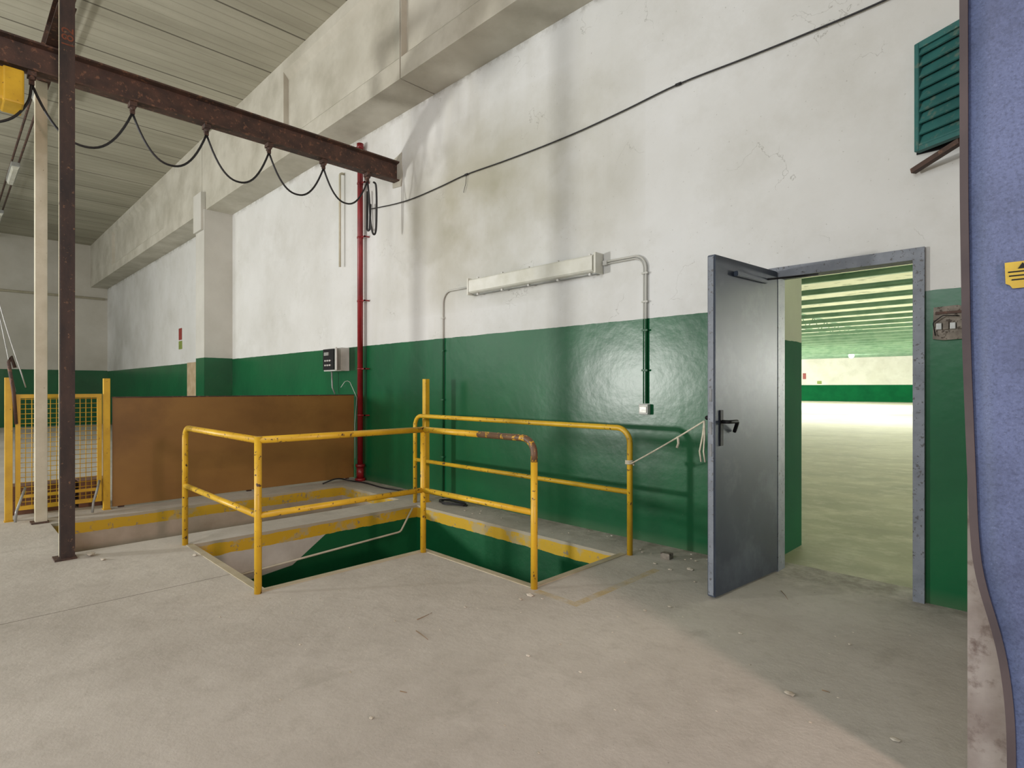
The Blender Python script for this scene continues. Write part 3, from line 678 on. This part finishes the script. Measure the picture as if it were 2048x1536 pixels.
g = G(); pts = []
for i in range(70):
    t = i/69*math.pi*2*3.2; r = 0.12+0.02*math.sin(i*0.9); pts.append((-5.15+r*1.6*math.cos(t)+0.02*math.sin(i), 4.17+r*0.75*math.sin(t), 0.009+0.010*(i/69)*3))
g.tube(pts, 0.006, 8); g.done('cable_coil', M['black'], (-5.1, 4.13, 0), label='loose coil of black cable on the walkway', category='cable')
G().tube(smooth([(-7.48, 3.75, 0.01), (-7.45, 3.95, 0.06), (-7.40, 4.12, 0.02), (-7.1, 4.2, 0.012), (-6.6, 4.16, 0.012), (-6.2, 4.22, 0.012), (-5.9, 4.2, 0.012)]), 0.010, 8).done('loose_cable', M['black'], (-7, 4.1, 0), label='black cable lying along the foot of the wall', category='cable')
G().tube(bend([(-7.62, 4.1, 1.35), (-7.60, 4.2, 1.5), (-7.55, 4.32, 1.2), (-7.58, 4.3, 0.8), (-7.6, 4.32, 0.3)], 0.05, 4), 0.004, 6).done('loose_cable', M['white'], (-7.6, 4.2, 1), label='thin white wire hanging by the brown board', category='cable')
G().tube(bend([(XB0+0.03, YN+0.05, -0.36), (XB0+0.03, 3.62, -0.26), (XB0+0.03, 3.78, -0.02)], 0.06, 5), 0.011, 8).done('shaft_conduit', M['cream'], (XB0+0.03, 2.6, -0.3), label='painted conduit fixed inside the floor opening', category='conduit')

# debris
def flr(px, py):
    d = 1539/(py-775); r = (px-1024)/1140*d; return ((r-d)/math.sqrt(2), (r+d)/math.sqrt(2))
chips = [(1578, 1390, .016), (1790, 1482, .012), (742, 1437, .008), (1060, 1192, .018), (930, 1215, .01), (1160, 1345, .007), (1056, 1312, .009), (1620, 1445, .005), (390, 1112, .02), (182, 1112, .035), (1340, 1215, .010),
         (1480, 1268, .010), (1290, 1222, .009), (600, 1290, .007), (700, 1345, .006), (1120, 1290, .006), (880, 1260, .005), (1380, 1140, .02), (1700, 1290, .008), (1230, 1420, .005), (820, 1300, .005),
         (1040, 1200, .011), (1085, 1198, .008), (206, 1120, .018), (790, 1243, .006), (1340, 1140, .012), (1310, 1128, .012), (1390, 1165, .009), (1010, 1330, .005), (560, 1400, .005), (1500, 1330, .006), (440, 1235, .006)]
for i in range(60):
    chips.append((random.uniform(500, 1880), 1180+abs(random.gauss(0, 1))*120, random.uniform(.0025, .005)))
for i in range(26):   # crumbs collected along the wall foot and the walkway
    xw = random.uniform(-5.2, -1.9); yw = random.uniform(4.0, 4.33); chips.append((None, (xw, yw), random.uniform(.004, .010)))
for px, py, r in chips:
    x, y = py if px is None else flr(px, py)
    g = G(); g.blob((0, 0, 0), r, (1.5, 1.0, 0.5))
    zmin = min(v.co.z for v in g.bm.verts)
    ob = g.done('plaster_chip', M['chip']); ob.location = (x, y, -zmin)
    ob['label'] = 'small chip of broken plaster on the dusty floor'; ob['category'] = 'debris'; ob['group'] = 'plaster chips on the floor'
sticks = [((834, 1240), (864, 1226)), ((832, 1262), (856, 1280)), ((1562, 1182), (1576, 1200)), ((1644, 1381), (1660, 1386)), ((800, 1383), (814, 1386))]
for a_, b_ in sticks:
    xa, ya = flr(*a_); xb, yb = flr(*b_)
    G().tube([(xa, ya, 0.002), ((xa+xb)/2+.004, (ya+yb)/2, 0.003), (xb, yb, 0.002)], 0.002, 6, r2=0.001).done('wood_splinter', M['wood'], (xa, ya, 0), label='thin wooden splinter lying on the floor', category='debris', group='wood splinters on the floor')
G().box(-2.36, -2.28, 4.02, 4.08, 0, 0.045, 0.004).done('brick_piece', M['meter'], (-2.3, 4.05, 0), label='small concrete brick fragment near the wall', category='debris')

# ------------------------------------------------------------------ return wall and blue sheet door at the near side
YS = 2.30
def sx(px): u = (px-1024)/1140; return YS*(u-1)/(u+1)
G().prism([(-0.475, W-0.001), (-0.266, YS+0.08), (1.6, YS+0.08), (1.6, W-0.001)], 'Z', 0, CE).done('wall_east', M['jamb'], (0.3, 3, 0), label='stained plaster return wall behind the sliding door', **ST)
zof = lambda py: 1.35-(py-775)*0.001594
edge = [(4.6, sx(1924)), (zof(400), sx(1927)), (zof(700), sx(1932)), (zof(900), sx(1940)), (zof(1080), sx(1948)), (zof(1150), sx(1957)), (zof(1200), sx(1975)), (zof(1250), sx(1994)), (zof(1310), sx(2008)), (zof(1380), sx(2018)), (zof(1450), sx(2022)), (0.01, sx(2022))]
zs = [4.6-i*(4.59/110) for i in range(111)]
def ex(z):
    for i in range(len(edge)-1):
        if edge[i][0] >= z >= edge[i+1][0]:
            t = (edge[i][0]-z)/(edge[i][0]-edge[i+1][0])
            return edge[i][1]+(edge[i+1][1]-edge[i][1])*t
    return edge[-1][1]
def exs(z): return sum(ex(min(4.6, max(0.01, z+q))) for q in (-0.08, -0.05, -0.025, 0, 0.025, 0.05, 0.08))/7
e = empty('sliding_metal_door', (0.4, YS, 0), 'blue speckled sheet metal sliding door with bent brown edge', 'sliding door')
g = G(); bm = g.bm; F = []; B = []
xr = 1.58
for z in zs:
    row = []
    x0 = exs(z)+0.008
    for i in range(9):
        t = i/8; x = x0+(xr-x0)*t**1.6; row.append((x, YS+0.004*math.sin(x*14), z))
    F.append([bm.verts.new(Vector(p)) for p in row]); B.append([bm.verts.new(Vector(p)+Vector((0, 0.035, 0))) for p in row])
for i in range(len(zs)-1):
    for k in range(8):
        f = bm.faces.new((F[i][k], F[i][k+1], F[i+1][k+1], F[i+1][k])); f.smooth = True
        bm.faces.new((B[i][k], B[i+1][k], B[i+1][k+1], B[i][k+1]))
    bm.faces.new((F[i][0], F[i+1][0], B[i+1][0], B[i][0])); bm.faces.new((F[i][8], B[i][8], B[i+1][8], F[i+1][8]))
g.done('door_sheet', M['sheet'], (0.4, YS, 0), e)
g = G(); bm = g.bm; R = []
for z in zs:
    x = exs(z); R.append([bm.verts.new(Vector(p)) for p in ((x-0.009, YS-0.006, z), (x+0.012, YS-0.006, z), (x+0.012, YS+0.04, z), (x-0.009, YS+0.04, z))])
for i in range(len(zs)-1):
    for k in range(4): bm.faces.new((R[i][k], R[i][(k+1) % 4], R[i+1][(k+1) % 4], R[i+1][k]))
bm.faces.new(R[0][::-1]); bm.faces.new(R[-1])
g.done('edge_strip', M['strip'], (exs(1), YS, 1), e, label='bent brown edge strip')
e = empty('warning_sign', (-0.12, YS-0.012, 1.69), 'torn yellow warning sign with black pictogram and lines', 'sign')
sa, sb = sx(2010), sx(2075); zt, zb = zof(537), zof(587); yq = YS-0.008
g = G(); g.prism([(sa, zt), (sb, zt), (sb, zb), (sa+0.018, zb), (sa+0.012, zb+0.010), (sa+0.002, zb+0.016)], 'Y', yq-0.003, yq); g.done('sign_plate', M['signy'], (sa, yq, zb), e)
G().prism([(sa+0.030, zt-0.022), (sa+0.052, zt-0.022), (sa+0.041, zt-0.004)], 'Y', yq-0.0045, yq-0.003).done('sign_pictogram', M['blackm'], (sa, yq, zb), e)
for q, (o1, o2) in ((0.028, (0.008, 0.09)), (0.040, (0.010, 0.07)), (0.052, (0.016, 0.08))):
    G().box(sa+o1, sa+o2, yq-0.0045, yq-0.003, zt-q-0.004, zt-q).done('sign_print', M['blackm'], (sa, yq, zt-q), e)

# ------------------------------------------------------------------ lights
def area(nm, loc, target, size, power, col=(1, 1, 1)):
    l = bpy.data.lights.new(nm, 'AREA'); l.shape = 'SQUARE'; l.size = size; l.energy = power; l.color = col
    o = bpy.data.objects.new(nm, l); COL.objects.link(o); o.location = loc
    o.rotation_euler = (Vector(target)-Vector(loc)).to_track_quat('-Z', 'Y').to_euler(); return o
def point(nm, loc, power, col=(1, 1, 1), r=0.4):
    l = bpy.data.lights.new(nm, 'POINT'); l.energy = power; l.color = col; l.shadow_soft_size = r
    o = bpy.data.objects.new(nm, l); COL.objects.link(o); o.location = loc; return o
area('key_lamp', (-10.1, -7.2, 1.6), (-4.0, 3.8, 1.4), 0.55, 620, (1.0, 0.985, 0.95))
area('pink_lamp', (5.2, -0.04, 2.3), (-2.0, 1.2, 0.1), 0.55, 270, (1.0, 0.68, 0.60))
area('front_fill', (-2.0, -5.5, 4.6), (-4, 3.5, 2.4), 3.0, 230, (0.96, 0.98, 1.0))  # added soft fill from behind the camera, no fixture there
area('deep_fill', (-16, -6.0, 4.0), (-20, 4, 2.5), 4.0, 290, (1.0, 0.99, 0.94))  # added fill to whiten the far-left walls, not a fixture
area('blue_lamp', (1.2, -0.6, 1.0), (0.0, 2.3, 1.1), 0.8, 13, (0.74, 0.82, 1.0))
for yv, pw in ((16, 1100), (28, 1900), (40, 2200), (52, 1900)):
    for xv in (5, -24): point('hall_point_fill', (xv, yv, 2.0), pw, (1, 1, 0.95))  # unseen fill points beside the view through the door, added to brighten the hall
area('hall_area_fill', (-13, 44, 4.0), (-13, 44, 0), 12, 2200, (1, 1, 0.96))  # added downward fill for the far hall floor, no light panel there
area('hall_area_fill', (-7, 27, 4.0), (-7, 27, 0), 8, 450, (1, 1, 0.94))  # same added fill for the middle of the hall
w_ = bpy.data.worlds.new('World'); S.world = w_; w_.use_nodes = True
w_.node_tree.nodes['Background'].inputs[0].default_value = (0.96, 0.98, 1.0, 1); w_.node_tree.nodes['Background'].inputs[1].default_value = 0.48
S.view_settings.view_transform = 'Standard'

cam = bpy.data.cameras.new('camera'); co = bpy.data.objects.new('camera', cam); COL.objects.link(co)
co.location = (0, 0, 1.35); co.rotation_euler = (math.pi/2, 0, math.pi/4)
cam.sensor_width = 36; cam.lens = 1140/2048*36; cam.shift_y = 7/2048; cam.clip_start = 0.05; cam.clip_end = 200
S.camera = co
